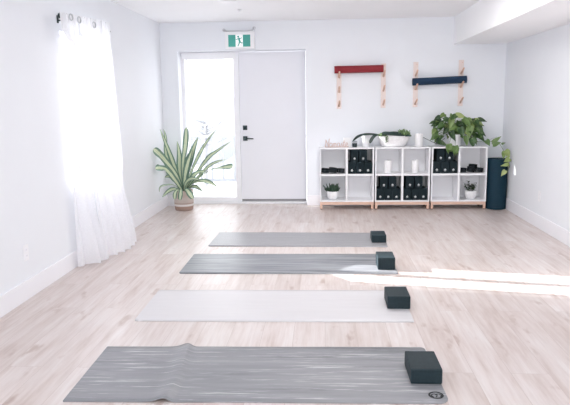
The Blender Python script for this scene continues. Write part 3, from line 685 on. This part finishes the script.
# ------------------------------------------------------------------ big potted plant by the door
o = thing('striped_dracaena', 'tall plant with striped strap leaves in a woven basket by the sidelight', 'plant', (-1.855, 7.93, 0))
MB().lathe([(.108, 0), (.116, .006), (.124, .06), (.127, .13), (.128, .20), (.126, .262), (.118, .266), (.112, .255), (.11, .225), (0, .22)], (-1.855, 7.93, 0), 40).build('basket', M_basket, o)
MB().lathe([(.109, .226), (.1, .24), (.05, .246), (0, .247)], (-1.855, 7.93, 0), 24).build('soil', M_soil, o)
lv = MB(); R0 = (-1.855, 7.93, .22)
rounded = lambda t: min(1, .3 + 1.0 * t) * math.sqrt(max(0, 1 - max(0, (t - .7) / .3) ** 2))
thin = lambda t: min(1, .3 + 1.4 * t) * (1 - max(0, (t - .5) / .5) ** 1.6)
L_ = [
 ([R0, (-1.93, 7.90, .50), (-2.01, 7.86, .78), (-2.105, 7.83, 1.07)], .060, thin, (0, -1, .3)),
 ([R0, (-1.92, 7.84, .47), (-2.03, 7.72, .676), (-2.088, 7.58, .79), (-2.122, 7.54, .834)], .088, rounded, (0, -1, .6)),
 ([R0, (-1.93, 7.82, .40), (-2.018, 7.72, .55), (-2.080, 7.62, .585), (-2.126, 7.60, .585)], .095, rounded, (0, -1, .8)),
 ([R0, (-1.852, 7.93, .58), (-1.81, 7.95, .85), (-1.79, 7.96, 1.08)], .066, rounded, (0, -1, .1)),
 ([R0, (-1.790, 7.91, .52), (-1.712, 7.89, .76), (-1.62, 7.86, .962)], .082, thin, (0, -1, .2)),
 ([R0, (-1.71, 7.95, .58), (-1.562, 7.98, .85), (-1.412, 8.0, 1.045)], .040, thin, (0, -1, .3)),
 ([R0, (-1.64, 7.90, .52), (-1.50, 7.89, .69), (-1.40, 7.88, .765), (-1.195, 7.86, .90)], .055, thin, (0, -1, .6)),
 ([R0, (-1.62, 7.85, .46), (-1.44, 7.82, .615), (-1.255, 7.80, .675)], .044, thin, (0, -1, .6)),
 ([R0, (-1.62, 7.80, .43), (-1.46, 7.74, .54), (-1.32, 7.70, .575), (-1.20, 7.68, .587), (-1.155, 7.67, .592)], .085, lambda t: (.25 if t < .55 else min(1, .25 + 3.4 * (t - .55))) * (1 - max(0, (t - .85) / .15) ** 2.5), (0, -.7, .9)),
 ([R0, (-1.70, 7.80, .36), (-1.56, 7.72, .405), (-1.44, 7.67, .385), (-1.35, 7.65, .335)], .080, thin, (0, -.6, 1)),
 ([R0, (-1.96, 7.85, .335), (-2.06, 7.78, .345), (-2.115, 7.75, .325), (-2.128, 7.74, .26)], .030, thin, (0, -.6, 1)),
 ([R0, (-1.94, 7.82, .29), (-2.01, 7.75, .27), (-2.085, 7.70, .20)], .062, thin, (0, -.8, .7)),
 ([R0, (-1.90, 7.81, .28), (-1.925, 7.755, .24), (-1.93, 7.745, .165)], .050, rounded, (0, -.9, .5)),
 ([R0, (-1.855, 7.80, .285), (-1.852, 7.745, .235), (-1.862, 7.735, .155)], .055, rounded, (0, -.9, .5)),
 ([R0, (-1.79, 7.80, .285), (-1.74, 7.75, .25), (-1.69, 7.73, .175)], .070, rounded, (0, -.9, .5)),
 ([R0, (-1.72, 7.84, .315), (-1.65, 7.80, .315), (-1.575, 7.78, .265)], .060, thin, (0, -.7, .8)),
 ([R0, (-1.98, 7.95, .49), (-2.075, 7.97, .73), (-2.075, 7.98, .95), (-2.10, 7.98, 1.06)], .045, thin, (0, -1, .3)),
 ([R0, (-1.90, 7.95, .50), (-1.90, 7.97, .72), (-1.93, 8.0, .90)], .070, thin, (0, -1, .2)),
 ([R0, (-1.82, 7.90, .45), (-1.765, 7.88, .64), (-1.70, 7.86, .80)], .075, thin, (0, -1, .2)),
 ([R0, (-1.94, 7.88, .42), (-2.03, 7.85, .58), (-2.09, 7.84, .66)], .060, thin, (0, -1, .5)),
 ([R0, (-1.75, 7.86, .40), (-1.64, 7.82, .50), (-1.52, 7.78, .53)], .065, thin, (0, -1, .7)),
 ([R0, (-1.92, 7.85, .38), (-1.99, 7.80, .46), (-2.06, 7.78, .45)], .070, thin, (0, -1, .7)),
 ([R0, (-1.80, 7.83, .36), (-1.71, 7.78, .43), (-1.60, 7.74, .42)], .065, thin, (0, -1, .7)),
 ([R0, (-1.86, 7.99, .48), (-1.80, 8.05, .68), (-1.72, 8.08, .82)], .060, thin, (0, -1, .2)),
]
for pts, w_, pf, up in L_: lv.leaf(pts, w_ * 1.15, up, .22, 6, 0, pf)
lv.build('foliage', M_drac, o)
MB().tube([(-1.855, 7.93, .22), (-1.853, 7.93, .34), (-1.852, 7.93, .40)], [.022, .018, .010], 10).build('stem', M_stem, o)

# ------------------------------------------------------------------ yoga mats and blocks on the floor
def yoga_mat(label, x, y, rot, L, W, mat, radii, wr=None, edge=None):
    o = tag(MB_mat(L, W, radii, wr).build('yoga_mat', mat, local=True), label, 'yoga mat', 'yoga mats unrolled on the floor')
    o.location = (x, y, .0); o.rotation_euler.z = rot; return o
def MB_mat(L, W, radii, wr):
    t = .005; us = sorted(set([0, L] + [L * i / 60 for i in range(61)] + [r * k / 8 for r in radii for k in range(9)] + [L - r * k / 8 for r in radii for k in range(9)] + ([wr[0] + wr[1] * 3 * k / 24 for k in range(-24, 25)] if wr else [])))
    r00, r01, r10, r11 = radii; nv = 16; vs = []; fs = []
    def ins(d, r): return r - math.sqrt(max(0, r * r - (r - d) ** 2)) if r > 0 and d < r else 0
    for u in us:
        v0 = max(ins(u, r00), ins(L - u, r10)); v1 = W - max(ins(u, r01), ins(L - u, r11))
        for j in range(nv + 1):
            v = lerp(v0, v1, j / nv); h = 0
            if wr:
                c, s, A = wr; q = u - c - .012 * math.sin(v * 7); s2 = s if q < 0 else s * .55
                h = A * math.exp(-(q / s2) ** 2) * (.72 + .5 * abs(v / W - .45)) 
            h += .0006 * math.sin(u * 9 + v * 4) * math.sin(v * 11)
            h = max(h, 0)
            vs.append((u, v, h + t)); vs.append((u, v, h + .0004))
    n = nv + 1
    for i in range(len(us) - 1):
        for j in range(nv):
            a, b, c, d = i * n + j, (i + 1) * n + j, (i + 1) * n + j + 1, i * n + j + 1
            fs.append((a * 2, b * 2, c * 2, d * 2)); fs.append((d * 2 + 1, c * 2 + 1, b * 2 + 1, a * 2 + 1))
        for j, fl in ((0, 0), (nv, 1)):
            a, b = i * n + j, (i + 1) * n + j
            fs.append((a * 2 + 1, b * 2 + 1, b * 2, a * 2) if not fl else (a * 2, b * 2, b * 2 + 1, a * 2 + 1))
    for i, fl in ((0, 0), (len(us) - 1, 1)):
        for j in range(nv):
            a, d = i * n + j, i * n + j + 1
            fs.append((a * 2, d * 2, d * 2 + 1, a * 2 + 1) if not fl else (a * 2 + 1, d * 2 + 1, d * 2, a * 2))
    return MB().add(vs, fs, True)
m1 = yoga_mat('marbled mid-grey yoga mat with a raised wrinkle, closest to the camera', -1.243, 2.655, .0251, 1.82, .66, M_mat1, (.006, .006, .055, .03), (.485, .05, .021))
m2 = yoga_mat('pale off-white yoga mat, second from the camera', -1.2356, 3.7407, .0149, 1.8, .66, M_mat2, (.03, .03, .012, .03))
m3 = yoga_mat('blue-grey marbled yoga mat lying in the sunlight streak', -1.2064, 4.856, .0096, 1.8, .66, M_mat3, (.035, .02, .02, .02))
m4 = yoga_mat('heather grey yoga mat, farthest from the camera and closest to the door', -1.1467, 5.8348, -.0165, 1.75, .64, M_mat4, (.03, .02, .02, .02))
lg = MB()
def ringmesh(mb, cx, cy, r0, r1, z, n=40, a0=0, a1=2 * PI):
    vs = []; fs = []
    for i in range(n + 1):
        a = a0 + (a1 - a0) * i / n
        for r in (r0, r1): vs += [(cx + r * math.cos(a), cy + r * math.sin(a), z), (cx + r * math.cos(a), cy + r * math.sin(a), z + .0008)]
    for i in range(n):
        b = i * 4; c = b + 4
        fs += [(b + 1, b + 3, c + 3, c + 1), (b, c, c + 2, b + 2), (b, b + 1, c + 1, c), (b + 2, c + 2, c + 3, b + 3)]
    mb.add(vs, fs)
cx, cy, zz = 1.770, .078, .0054
ringmesh(lg, cx, cy, .027, .036, zz)
ringmesh(lg, cx - .008, cy - .004, .012, .0175, zz, 20, .25, PI + .35)
ringmesh(lg, cx + .011, cy - .002, .010, .0155, zz, 20, -.2, PI - .25)
for a, b in (((-.024, -.004), (-.016, -.018)), ((.004, -.004), (-.002, -.020)), ((.024, -.006), (.018, -.018))):
    a, b = Vector(a), Vector(b); d = (b - a).normalized(); p = Vector((-d.y, d.x)) * .003
    lg.add([(cx + q.x, cy + q.y, zz + dz) for dz in (0, .0008) for q in (a + p, a - p, b - p, b + p)], [(3, 2, 1, 0), (4, 5, 6, 7), (0, 1, 5, 4), (1, 2, 6, 5), (2, 3, 7, 6), (3, 0, 4, 7)])
lg.build('logo', M_ink, m1, local=True)['label'] = 'round dark printed logo'

def floor_block(x, y, w, d, h, label, mat=M_slate, rot=0):
    o = tag(MB().box(0, w, 0, d, 0, h).build('yoga_block', mat, bevel=.007, seg=2, local=True), label, 'yoga block', 'dark yoga blocks on the floor mats')
    o.location = (x, y, .0056); o.rotation_euler.z = rot
floor_block(.421, 2.890, .155, .23, .078, 'dark slate yoga block on the wrinkled grey mat closest to the camera', rot=.01)
floor_block(.418, 4.008, .154, .23, .088, 'dark slate yoga block on the pale off-white mat')
floor_block(.437, 4.985, .143, .225, .102, 'dark slate yoga block lit by the sun on the blue-grey mat')
floor_block(.463, 5.978, .142, .215, .076, 'dark slate yoga block on the heather grey mat farthest from the camera')

# ------------------------------------------------------------------ light
wld = bpy.data.worlds.new('sky'); S.world = wld; wld.use_nodes = True
bg = wld.node_tree.nodes['Background']; bg.inputs[0].default_value = (.93, .965, 1, 1); bg.inputs[1].default_value = 1.6
sun = bpy.data.lights.new('sun', 'SUN'); sun.energy = 16; sun.angle = math.radians(.55); sun.color = (1, .99, .975)
so = bpy.data.objects.new('sun', sun); C.objects.link(so)
el = math.radians(18.8); az = Vector((1, -.205, 0)).normalized()
sd_ = Vector((az.x * math.cos(el), az.y * math.cos(el), -math.sin(el)))
so.rotation_euler = sd_.to_track_quat('-Z', 'Y').to_euler(); so.location = (-8, 6, 5)
def area(name, loc, direc, sx, sy, e, col=(1, 1, 1)):
    a = bpy.data.lights.new(name, 'AREA'); a.shape = 'RECTANGLE'; a.size = sx; a.size_y = sy; a.energy = e; a.color = col
    o = bpy.data.objects.new(name, a); C.objects.link(o); o.location = loc; o.rotation_euler = Vector(direc).to_track_quat('-Z', 'Y').to_euler(); return o
area('added_rear_fill', (0, YR + .02, 1.55), (0, 1, 0), 3.6, 1.3, 62, (.95, .985, 1))  # added fill light, set at the made-up rear window
area('sidelight_daylight', (-1.54, 8.60, 1.03), (0, -1, 0), .62, 1.8, 3, (.95, .975, 1))
area('left_window_daylight', (XL - .25, 5.54, 1.35), (1, 0, 0), 1.05, 1.2, 4, (.95, .975, 1))
for k, (x, y) in enumerate(((-.2, 1.2), (.2, 3.9), (.3, 5.6))): area('added_ceiling_fill', (x, y, ZC - .01), (0, 0, -1), 1.2, .6, (3, 4, 30)[k], (1, .985, .96))  # added overhead fill above the frame; no such lamps are seen

# ------------------------------------------------------------------ camera
f, pit, yaw, rol, h = 615.996, .16194, -.06527, -.01357, 1.38935
fw = Vector((math.sin(yaw) * math.cos(pit), math.cos(yaw) * math.cos(pit), -math.sin(pit)))
r0 = Vector((math.cos(yaw), -math.sin(yaw), 0)); u0 = r0.cross(fw)
r = r0 * math.cos(rol) + u0 * math.sin(rol); u = -r0 * math.sin(rol) + u0 * math.cos(rol)
cam = bpy.data.cameras.new('camera'); cam.sensor_width = 36; cam.lens = 36 * f / 570; cam.clip_start = .05; cam.clip_end = 200
co = bpy.data.objects.new('camera', cam); C.objects.link(co)
Mx = Matrix((r, u, -fw)).transposed().to_4x4(); Mx.translation = (0, 0, h); co.matrix_world = Mx
S.camera = co
S.cycles.diffuse_bounces = 8; S.cycles.max_bounces = 16; S.cycles.transparent_max_bounces = 16
S.view_settings.view_transform = 'Standard'; S.view_settings.look = 'None'; S.view_settings.exposure = 0.34; S.view_settings.gamma = 1
S.view_settings.use_curve_mapping = False
